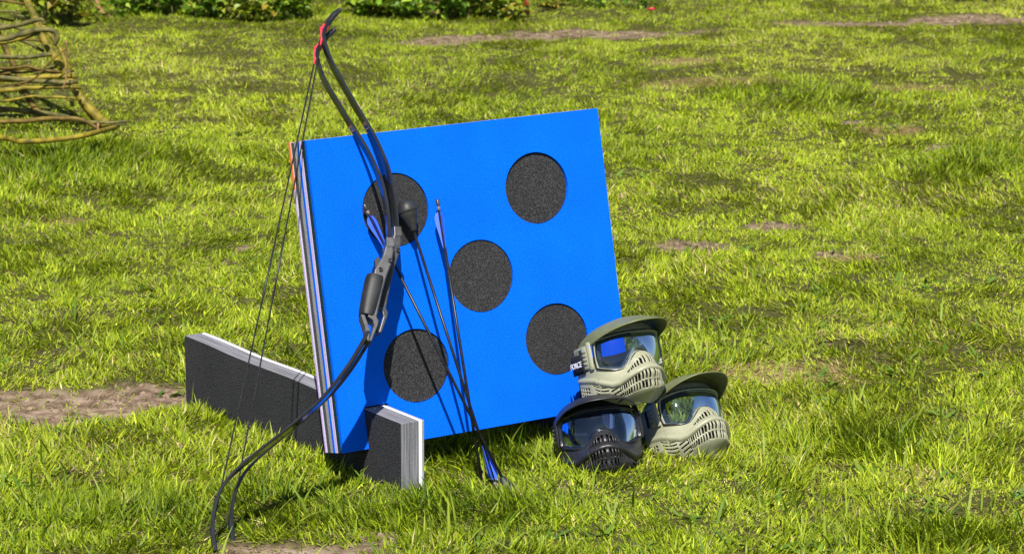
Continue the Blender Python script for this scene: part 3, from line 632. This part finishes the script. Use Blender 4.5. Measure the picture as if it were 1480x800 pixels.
for px, r, mt, yo in [([(L_, 8), (-100, -2), (0, 2), (36, 7)], 2.6, 'bark_brown', .28), ([(L_ + 60, 30), (0, 17), (22, 22), (40, 27)], 2.0, 'bark_grey', .33),
        ([(L_, 40), (-120, 55), (0, 42), (34, 35), (58, 28), (64, 35)], 4.0, 'bark_grey', .08), ([(L_, 66), (-130, 74), (0, 57), (30, 50), (60, 42.5), (78, 45), (83.5, 54), (79, 65)], 4.6, 'bark_grey', .04),
        ([(L_, 80), (-100, 72), (0, 62), (28, 56), (58, 46)], 3.0, 'bark', .06), ([(L_, 95), (-130, 85), (0, 81), (40, 82), (74, 79)], 4.0, 'bark_grey', .06), ([(26, 56), (44, 64), (63, 75)], 3.0, 'bark_grey', .3),
        ([(L_, 108), (-100, 98), (0, 99), (36, 97), (60, 100), (88, 103)], 3.0, 'bark_brown', .06), ([(L_, 100), (-130, 116), (0, 115), (54, 111), (110, 110)], 4.4, 'bark', .0), ([(L_, 125), (-130, 108), (0, 112), (48, 118), (113, 119)], 4.2, 'bark_grey', -.03),
        ([(L_, 120), (-130, 137), (0, 131), (42, 126), (117, 126)], 4.0, 'bark', -.02), ([(-30, 128), (0, 124), (45, 116), (75, 88), (97, 70)], 1.5, 'bark_brown', -.06), ([(97, 57), (96.5, 82), (97, 103), (90, 132)], 1.3, 'dead_stick', -.08),
        ([(L_, 146), (-130, 158), (0, 147), (51, 139), (110, 142)], 2.5, 'bark', -.03), ([(L_, 178), (-130, 182), (0, 177), (84, 171), (120, 174), (141, 184)], 3.8, 'bark_brown', -.05), ([(70, 171), (144, 177), (187, 175)], 2.6, 'bark_grey', -.02),
        ([(L_, 180), (-130, 152), (0, 157), (60, 163), (126, 176)], 4.6, 'bark_grey', .22), ([(-60, 120), (10, 128), (60, 104), (86, 106)], 3.0, 'bark_grey', .25), ([(-80, 90), (0, 108), (50, 117)], 3.5, 'bark_grey', .3),
        ([(L_, 205), (-130, 197), (0, 199), (36, 205), (90, 201), (135, 192), (171, 183)], 4.3, 'bark', np.array([float(ground_px(a_, b_)[1]) - .33 - WY for a_, b_ in [(-300, 205), (-130, 197), (0, 199), (36, 205), (90, 201), (135, 196)]] + [-.12])), ([(141, 178), (141, 205)], 1.8, 'dead_stick', -.11), ([(104, 140), (105, 153)], 3.6, 'bark_grey', -.0), ([(-40, 32), (20, 40), (38, 46)], 3.0, 'bark_grey', .34), ([(L_, 22), (-60, 14), (20, 30)], 2.4, 'bark_brown', .36)]:
    wrod('rod', px, r, M[mt], yo)
for i in range(5):                                  # thin side twigs woven between the stakes
    y_ = random.uniform(-5, 172); xr = 40 + y_ * .62 + random.uniform(-12, 14); xl = xr - random.uniform(60, 240); b_ = random.uniform(-14, 14)
    wrod('rod', [(xl, y_ + b_), (xl * .6 + xr * .4, y_ + random.uniform(-9, 9)), (xl * .25 + xr * .75, y_ + random.uniform(-7, 7)), (xr, y_ - b_ * .5)], random.uniform(1.0, 2.4), M[random.choice(('bark_brown', 'bark_brown', 'bark_grey'))], random.uniform(-.04, .36), 6)

# ------------------------------------------------------------------ fence at the back of the lawn
FY = 15.05
fence = empty('board_fence', (-.3, FY, 0)); tag(fence, 'dark stained board fence with wire mesh behind the leafy plants', 'fence')
def box_mesh(name, sx, sy, sz):
    me = bpy.data.meshes.new(name); bm = bmesh.new(); bmesh.ops.create_cube(bm, size=1); bmesh.ops.scale(bm, vec=(sx, sy, sz), verts=bm.verts); bm.to_mesh(me); bm.free(); return me
bme = box_mesh('board', 12.0, .022, .112); pme = box_mesh('post', .085, .085, 1.35)
for k in range(9):
    o = link_mesh('board', bme, None, fence); o.location = (random.uniform(-.01, .01), .03 + random.uniform(-.003, .003), .09 + k * .128)
    if not bme.materials: bme.materials.append(M['fence_wood'])
for k in range(7):
    o = link_mesh('post', pme, None, fence); o.location = (-5.4 + k * 1.8, -.03, .64)
    if not pme.materials: pme.materials.append(M['fence_wood'])
Vw, Fw = [], []
for k in range(150):
    x = -3.75 + k * .05; v, f = tube_data([(x, -.085, .0), (x, -.085, 1.2)], .0016, 4); Fw += [tuple(i + len(Vw) for i in q) for q in f]; Vw += v
for k in range(24):
    z = .03 + k * .05; v, f = tube_data([(-3.78, -.083, z), (3.75, -.083, z)], .0016, 4); Fw += [tuple(i + len(Vw) for i in q) for q in f]; Vw += v
o = link_mesh('wire_mesh', mesh_from('wire_mesh', Vw, Fw), M['wire'], fence); o['kind'] = 'stuff'

# ------------------------------------------------------------------ leafy plants along the fence
def mat_leaf(name, tint):
    m, N, L, b = nodes_of(name)
    at = N.new('ShaderNodeAttribute'); at.attribute_name = 'leaf_col'; mx = N.new('ShaderNodeMixRGB'); mx.blend_type = 'MULTIPLY'; mx.inputs[0].default_value = 1; mx.inputs[2].default_value = (*tint, 1); L.new(at.outputs['Color'], mx.inputs[1])
    L.new(mx.outputs[0], b.inputs['Base Color']); b.inputs['Roughness'].default_value = .45; b.inputs['Specular IOR Level'].default_value = .35
    t = N.new('ShaderNodeBsdfTranslucent'); mb = N.new('ShaderNodeMixRGB'); mb.blend_type = 'MULTIPLY'; mb.inputs[0].default_value = 1; mb.inputs[2].default_value = (1.1, 1.15, .5, 1); L.new(mx.outputs[0], mb.inputs[1]); L.new(mb.outputs[0], t.inputs[0])
    ms = N.new('ShaderNodeMixShader'); ms.inputs[0].default_value = .35; L.new(b.outputs[0], ms.inputs[1]); L.new(t.outputs[0], ms.inputs[2]); L.new(ms.outputs[0], N['Material Output'].inputs[0]); return m
M['leaf'] = mat_leaf('leaf_green', (1, 1, 1)); M['stem'] = mat_noise('green_stem', (.08, .11, .02), (.14, .13, .04), 30, .6)
def plant(px, py, w, h, nleaf, size, cols, label, dy=0.0):
    b = ground_px(px, py); b[1] = min(b[1], FY - .18); z0 = float(ground_h(np.array([b[0]]), np.array([b[1]]))[0])
    e = empty('leafy_plant', (b[0], b[1], z0)); tag(e, label, 'plant', 'leafy plants along the fence')
    ns = max(5, int(w * 24)); tips = []; Vs, Fs = [], []
    for i in range(ns):
        a = random.uniform(0, 6.283); r = random.random() ** .6 * w; tx, ty, tz = math.cos(a) * r, math.sin(a) * min(r, .16), h * random.uniform(.55, 1.0) * (1 - .45 * (r / w) ** 2)
        P = catmull([(tx * .15, ty * .15, -.01), (tx * .4, ty * .4, tz * .6), (tx, ty, tz)], 4); v, f = tube_data(P, [.004, .003, .0015], 5); Fs += [tuple(k + len(Vs) for k in q) for q in f]; Vs += v; tips.append(P)
    link_mesh('stem', mesh_from('stem', Vs, Fs), M['stem'], e, True)
    V, F, Cc = [], [], []
    for i in range(nleaf):
        P = tips[random.randrange(ns)]; q = P[min(len(P) - 1, int(len(P) * random.uniform(.25, 1.05)))] + np.array([random.gauss(0, .03), random.gauss(0, .03), random.gauss(0, .02)])
        s = size * random.uniform(.5, 1.0); az = random.uniform(0, 6.283); el = random.uniform(-.7, .5)
        R = Matrix.Rotation(az, 3, 'Z') @ Matrix.Rotation(-el, 3, 'Y') @ Matrix.Rotation(random.uniform(-.7, .7), 3, 'X'); n0 = len(V); fold = random.uniform(.08, .25)
        for (lx, ly, lz) in [(0, 0, 0), (.3, .30, fold), (.3, 0, 0), (.3, -.30, fold), (.68, .30, fold), (.72, 0, -.02), (.68, -.30, fold), (1.0, 0, -.10)]:
            V.append(tuple(Vector(q) + R @ Vector((lx * s, ly * s, lz * s))))
        for f in [(0, 2, 1), (0, 3, 2), (1, 2, 5, 4), (2, 3, 6, 5), (4, 5, 7), (5, 6, 7)]: F.append(tuple(k + n0 for k in f))
        c = np.array(cols[random.randrange(len(cols))]) * random.uniform(.7, 1.25); Cc += [(*c, 1)] * 8
    me = mesh_from('foliage', V, F); ca = me.attributes.new('leaf_col', 'FLOAT_COLOR', 'POINT'); ca.data.foreach_set('color', np.array(Cc, np.float32).ravel()); link_mesh('foliage', me, M['leaf'], e)
GA = [(.14, .26, .015), (.09, .18, .012), (.22, .34, .025), (.26, .36, .02)]; GB = [(.20, .25, .015), (.26, .29, .02), (.14, .20, .02), (.34, .26, .03)]
for (px, py, w, h, n, s, cols, lab_) in [
        (72, 36, .26, .40, 420, .062, GB, 'yellow-green bushy plant behind the top of the willow frame'), (112, 26, .14, .16, 120, .05, GB, 'small yellowish plant at the right of the willow frame'),
        (172, 24, .07, .07, 40, .04, GA, 'tiny dark plant at the foot of the bent stick'), (205, 22, .16, .20, 190, .055, GA, 'first leafy plant right of the bent stick'), (252, 22, .20, .24, 260, .065, GA, 'broad-leaved green plant, second right of the bent stick'), (300, 25, .20, .22, 240, .055, GA, 'dense green plant, third right of the bent stick'),
        (346, 30, .19, .20, 240, .046, GB, 'small-leaved plant with yellow tips left of the bow tips'), (388, 30, .20, .22, 260, .046, GA, 'small-leaved dense plant nearer the bow tips'), (428, 26, .18, .20, 230, .046, GA, 'small-leaved plant just left of the bow tips'),
        (512, 20, .12, .16, 120, .06, GA, 'thin plant just right of the bow tips'), (556, 20, .17, .18, 190, .055, GB, 'light green plant, second right of the bow tips'), (600, 22, .17, .18, 200, .055, GA, 'leafy plant, third right of the bow tips'), (650, 20, .18, .22, 220, .065, GA, 'broad-leaved plant above the left end of the far soil strip'),
        (695, 17, .17, .18, 220, .05, GA, 'dark leafy plant left of the red stake'), (735, 20, .16, .15, 180, .045, GB, 'pale low plant at the foot of the red stake'), (800, 8, .14, .09, 90, .04, GB, 'low plant right of the red stake'), (860, 6, .14, .09, 90, .04, GA, 'low green plant above the middle of the far soil strip'), (935, 7, .14, .11, 100, .04, GA, 'green plant above the red scrap in the grass'),
        (1400, 3, .2, .14, 170, .045, GA, 'green plant at the far right top of the lawn')]:
    plant(px, py, w, h, n, s, cols, lab_)
# bent dry stick and the red bits by the fence
o = tube('bent_stick', catmull([ground_px(163, 27) + [0, 0, .0], depth_px(152, 22, 14.35), depth_px(144, 14, 14.4), depth_px(141, 4, 14.5), depth_px(137, -8, 14.6)], 5), [.010, .011, .011, .008], M['dead_stick'], None, 8, .2); tag(o, 'bent reddish brown stick leaning in front of the dark fence', 'stick')
b = ground_px(763, 16); o = tube('marker_stake', [b + [0, 0, -.01], b + [-.006, 0, .06], b + [-.012, 0, .16]], [.010, .014, .016], M['red_plastic'], None, 8); tag(o, 'short red stake among the plants at the top edge', 'stake')
b = ground_px(942, 17); o = tube('red_scrap', catmull([b + [-.018, 0, .008], b + [0, -.008, .015], b + [.018, 0, .006]], 4), [.004, .007, .006, .004], M['red_plastic'], None, 7); tag(o, 'small red scrap lying in the far grass', 'scrap')

# ------------------------------------------------------------------ grass
def mat_grass():
    m, N, L, b = nodes_of('grass_blades')
    at = N.new('ShaderNodeAttribute'); at.attribute_name = 'blade'; L.new(at.outputs['Color'], b.inputs['Base Color']); b.inputs['Roughness'].default_value = .5; b.inputs['Specular IOR Level'].default_value = .2
    t = N.new('ShaderNodeBsdfTranslucent'); mb = N.new('ShaderNodeMixRGB'); mb.blend_type = 'MULTIPLY'; mb.inputs[0].default_value = 1; mb.inputs[2].default_value = (1.15, 1.15, .55, 1); L.new(at.outputs['Color'], mb.inputs[1]); L.new(mb.outputs[0], t.inputs[0])
    ms = N.new('ShaderNodeMixShader'); ms.inputs[0].default_value = .22; L.new(b.outputs[0], ms.inputs[1]); L.new(t.outputs[0], ms.inputs[2]); L.new(ms.outputs[0], N['Material Output'].inputs[0]); return m
def inside_plank(x, y, m=.003):
    ok = np.zeros_like(x, bool)
    for (u, back, front) in ((.0663, .8495, .1314), (.6408, .70, .045)):
        B = BO + bd * u; a = (x - B[0]) * pn[0] + (y - B[1]) * pn[1]; c = (x - B[0]) * pd[0] + (y - B[1]) * pd[1]
        ok |= (a > -back - m) & (a < front + m) & (c > -m) & (c < .0605 + m)
    return ok
MASKS = [(np.array(o.matrix_world.translation), o) for o in (mk, mr_)]
def near_mask(x, y):
    ok = np.zeros_like(x, bool)
    for p, o in MASKS: ok |= np.hypot(x - p[0], y - p[1] - .0) < .075
    return ok
LUSH = [(*ground_px(80, 238)[:2], .42, .5), (*ground_px(1150, 138)[:2], .30, .30), (*ground_px(1400, 235)[:2], .3, .35), (*ground_px(640, 735)[:2], .25, .16), (*ground_px(170, 745)[:2], .3, .12), (*ground_px(1250, 640)[:2], .18, .12), (*ground_px(1330, 775)[:2], .22, .08), (*ground_px(700, 665)[:2], .15, .1), (*ground_px(590, 716)[:2], .12, .06), (*ground_px(420, 722)[:2], .16, .09)]
def lush(x, y):
    v = np.zeros_like(x)
    for cx, cy, rx, ry in LUSH: v = np.maximum(v, np.exp(-(((x - cx) / rx) ** 2 + ((y - cy) / ry) ** 2)))
    return v
def blades(bx, by, az, lean, length, width, curl, col, segs):
    n = len(bx); bz = ground_h(bx, by) - .002; T = np.linspace(0, 1, segs + 1); tw = az + math.pi / 2 + RNG.normal(0, .7, n); rows = []
    wx, wy = np.cos(tw), np.sin(tw); vs = []
    for k, t in enumerate(T):
        ang = lean + curl * t; hor = length * (np.sin(lean) * t + .5 * curl * t * t * np.cos(lean)); zz = length * (np.cos(lean) * t - .5 * curl * t * t * np.sin(lean))
        zz = np.maximum(zz, .002 + .003 * t); w = width * (1 - t ** 1.8) * .5 * (.75 + .5 * min(t * 3, 1)); c = np.stack([bx + np.cos(az) * hor, by + np.sin(az) * hor, bz + zz], 1)
        if k < segs: off = np.stack([wx * w, wy * w, np.zeros(n)], 1); vs += [c - off, c + off]
        else: vs.append(c)
    V = np.stack(vs, 1); nv = V.shape[1]; b0 = (np.arange(n) * nv)[:, None]; tri = []
    for k in range(segs - 1): a = 2 * k; tri += [(a, a + 1, a + 3), (a, a + 3, a + 2)]
    a = 2 * (segs - 1); tri.append((a, a + 1, a + 2)); F = (b0[:, :, None] + np.array(tri)[None]).reshape(-1, 3)
    return V.reshape(-1, 3), F, np.repeat(col, nv, 0)
def scatter(y0, y1, dens, per, segs, wmul, xpad, lmul, xin=-9.0):
    """tufts in the camera's wedge plus a margin on both sides"""
    out = []; A = 0
    ys = RNG.uniform(y0, y1, int((y1 - y0) * 9 * dens / per)); xs = RNG.uniform(-4.5, 4.5, len(ys)); k = (np.abs(xs) < ys * .165 + xpad) & (np.abs(xs) > ys * .165 + xin); xs, ys = xs[k], ys[k]
    so, stw, th = patch_field(xs, ys, 'soil'), patch_field(xs, ys, 'straw'), patch_field(xs, ys, 'thin'); ho = patch_field(xs, ys, 'hole')
    keep = RNG.random(len(xs)) < (1 - .86 * so) * (1 - .35 * th) * (1 - .9 * ho) * (.50 + .85 * fbm(xs * 12, ys * 12, 77, 2)); xs, ys = xs[keep], ys[keep]
    n = len(xs); lu = lush(xs, ys); so, stw, th = patch_field(xs, ys, 'soil'), patch_field(xs, ys, 'straw'), patch_field(xs, ys, 'thin')
    big = fbm(xs * .8, ys * .55, 21); mid = fbm(xs * 3.2, ys * 2.6, 31); fine = fbm(xs * 11, ys * 11, 41)
    taz = 2 * math.pi * (fbm(xs * 3.3, ys * 3.3, 51, 2) * 1.6 - .5) + RNG.normal(0, .8, n)
    th_ = np.clip(.025 + .020 * (mid - .5) * 2 + .022 * (fine - .5) * 2 + .030 * lu - .008 * stw - .010 * so - .006 * th, .010, .075)
    # per tuft colour: green to yellow-green, straw in the dry places
    dry = np.clip(.10 + .75 * stw + .9 * (big - .56) + .7 * (mid - .58) + .25 * th - .55 * lu, 0, .9)
    bx = np.repeat(xs, per) + RNG.normal(0, .013, n * per); by = np.repeat(ys, per) + RNG.normal(0, .013, n * per); N_ = n * per
    az = np.repeat(taz, per) + RNG.normal(0, .85, N_); lean = np.clip(np.abs(RNG.normal(.70, .38, N_)), .05, 1.4); curl = RNG.uniform(.1, .9, N_)
    ln = np.repeat(th_, per) * (.45 + 1.25 * RNG.random(N_) ** 1.5) * lmul; wd = RNG.uniform(.0021, .0042, N_) * wmul
    h = RNG.random(N_); dr = np.repeat(dry, per); lu_ = np.repeat(lu, per)
    g1, g2, g3 = np.array([.030, .070, .002]), np.array([.182, .250, .005]), np.array([.45, .49, .035])
    hh = np.clip(.22 + .62 * h + .45 * (np.repeat(big, per) - .5) - .25 * lu_, 0, 1)[:, None]
    col = np.where(hh < .5, g1 + (g2 - g1) * hh * 2, g2 + (g3 - g2) * (hh - .5) * 2)
    s1, s2 = np.array([.46, .39, .17]), np.array([.22, .15, .07]); isdry = RNG.random(N_) < dr * .8 + .07
    sc = s1 + (s2 - s1) * RNG.random(N_)[:, None] ** 1.6; col = np.where(isdry[:, None], sc, col); lean = np.where(isdry, np.clip(lean + .4, 0, 1.48), lean)
    col *= (RNG.uniform(.75, 1.25, N_) * np.repeat(RNG.uniform(.74, 1.24, n) * (.80 + .44 * fbm(xs * 6, ys * 5, 61, 2)), per))[:, None]
    k = ~inside_plank(bx, by) & ~near_mask(bx, by) & (RNG.random(N_) < 1 - .6 * patch_field(bx, by, 'soil'))
    ln = np.where(np.hypot(bx - .32, by - 6.9) < .28, np.minimum(ln, .05), ln)
    return blades(bx[k], by[k], az[k], lean[k], ln[k], wd[k], curl[k], np.concatenate([col, np.ones((N_, 1))], 1)[k], segs)
parts = [scatter(5.75, 7.6, 41000, 14, 3, 1.0, .28, .92), scatter(7.6, 9.5, 32000, 14, 2, 1.12, .28, .80), scatter(9.5, 12.0, 21000, 14, 2, 1.32, .32, .75), scatter(12.0, 15.0, 16000, 14, 1, 1.75, .32, .75),
         scatter(5.2, 15.0, 5500, 14, 1, 2.1, 1.7, .95, .28), scatter(4.9, 5.76, 9000, 14, 2, 1.6, .4, 1.0)]   # thinner turf carried on beyond the frame
# flat dead bits and clippings lying on the soil
n = 130000; x = RNG.uniform(-3, 3, n); yy = RNG.uniform(5.8, 14.8, n); k = np.abs(x) < yy * .165 + .3; x, yy = x[k], yy[k]
k = RNG.random(len(x)) < .22 + .9 * patch_field(x, yy, 'thin') + .55 * patch_field(x, yy, 'straw') + .55 * patch_field(x, yy, 'soil'); x, yy = x[k], yy[k]; k = ~inside_plank(x, yy) & ~near_mask(x, yy); x, yy = x[k], yy[k]; n = len(x)
c = np.array([.40, .32, .15]) + (np.array([.055, .050, .018]) - np.array([.40, .32, .15])) * RNG.random(n)[:, None] ** .55
parts.append(blades(x, yy, RNG.uniform(0, 6.283, n), RNG.uniform(.95, 1.5, n), RNG.uniform(.012, .042, n), RNG.uniform(.0015, .0035, n), RNG.uniform(-.3, .2, n), np.concatenate([c, np.ones((n, 1))], 1), 2))
# small broad-leaved weeds in loose rosettes
cw = RNG.uniform(-1.9, 1.9, 420); cwy = 5.8 + 5.5 * RNG.random(420) ** 1.3; k = (np.abs(cw) < cwy * .165 + .3) & (fbm(cw * 2, cwy * 2, 95, 2) > .52) & (np.hypot(cw - .30, cwy - 6.85) > .26); cw, cwy = cw[k], cwy[k]; m_ = 7
x = np.repeat(cw, m_) + RNG.normal(0, .012, len(cw) * m_); yy = np.repeat(cwy, m_) + RNG.normal(0, .012, len(cw) * m_); k = ~inside_plank(x, yy, .02); x, yy = x[k], yy[k]; n = len(x); t_ = RNG.random(n)[:, None]
c = np.array([.06, .13, .012]) + (np.array([.17, .25, .03]) - np.array([.06, .13, .012])) * t_
parts.append(blades(x, yy, RNG.uniform(0, 6.283, n), RNG.uniform(.7, 1.25, n), RNG.uniform(.025, .052, n), RNG.uniform(.008, .014, n), RNG.uniform(.1, .8, n), np.concatenate([c, np.ones((n, 1))], 1), 4))
# single long and broad blades standing above the mown length in the foreground
n = 5200; x = RNG.uniform(-1.6, 1.6, n); yy = 5.8 + 2.4 * RNG.random(n) ** 1.4; k = (np.abs(x) < yy * .165 + .3) & ~inside_plank(x, yy, .01) & ~near_mask(x, yy) & (patch_field(x, yy, 'soil') < .5) & (RNG.random(n) < .15 + 1.1 * fbm(x * 4, yy * 4, 91, 2) ** 2 + .4 * lush(x, yy)) & (np.hypot(x - .30, yy - 6.85) > .22)
x, yy = x[k], yy[k]; n = len(x); t_ = RNG.random(n)[:, None]; c = np.array([.075, .15, .006]) + (np.array([.27, .33, .03]) - np.array([.075, .15, .006])) * t_
parts.append(blades(x, yy, RNG.uniform(0, 6.283, n), np.clip(RNG.normal(.5, .3, n), .05, 1.2), RNG.uniform(.045, .095, n), RNG.uniform(.0035, .0062, n), RNG.uniform(.1, 1.1, n), np.concatenate([c, np.ones((n, 1))], 1), 4))
off = 0; Vs, Fs, Cs = [], [], []
for v, f, cc in parts: Vs.append(v); Fs.append(f + off); Cs.append(cc); off += len(v)
Vs, Fs, Cs = np.concatenate(Vs), np.concatenate(Fs), np.concatenate(Cs)
me = np_mesh('lawn_grass', Vs, Fs); at = me.attributes.new('blade', 'FLOAT_COLOR', 'POINT'); at.data.foreach_set('color', np.ascontiguousarray(Cs, np.float32).ravel())
gr = link_mesh('lawn_grass', me, mat_grass()); tag(gr, 'rough yellow-green lawn grass with straw and clippings', 'grass', None, 'stuff')
# crumbs of earth in the bare patches
V, F = [], []; ico = [(0, 0, 1), (.9, 0, .2), (-.3, .85, .2), (-.4, -.8, .2), (.3, .6, -.7), (.3, -.6, -.7), (-.8, .1, -.6)]; icf = [(0, 1, 2), (0, 2, 3), (0, 3, 1), (1, 4, 2), (2, 6, 3), (3, 5, 1), (1, 5, 4), (2, 4, 6), (3, 6, 5), (4, 5, 6)]
for (cx, cy, rx, ry, _, kk) in PX0['soil']:
    for i in range(int(60 + 5200 * rx * ry)):
        a, r = random.uniform(0, 6.283), math.sqrt(random.random()); x_, y_ = cx + math.cos(a) * r * rx, cy + math.sin(a) * r * ry; s = random.choice((.002, .003, .003, .004, .005, .007, .011)) * random.uniform(.6, 1.2)
        if inside_plank(np.array([x_]), np.array([y_]), .01)[0]: continue
        z_ = float(ground_h(np.array([x_]), np.array([y_]))[0]); n0 = len(V); R = Matrix.Rotation(random.uniform(0, 6.28), 3, 'Z')
        V += [tuple(R @ Vector((p[0] * s * random.uniform(.7, 1.3), p[1] * s, p[2] * s * random.uniform(.35, .8))) + Vector((x_, y_, z_ + s * .1))) for p in ico]; F += [tuple(k + n0 for k in f) for f in icf]
o = link_mesh('soil_crumbs', mesh_from('soil_crumbs', V, F), mat_noise('soil_crumb', (.070, .046, .030), (.26, .19, .135), 30, .95, .4, 200, .15), None, False); tag(o, 'crumbs of dry earth on the bare patches', 'soil', None, 'stuff')
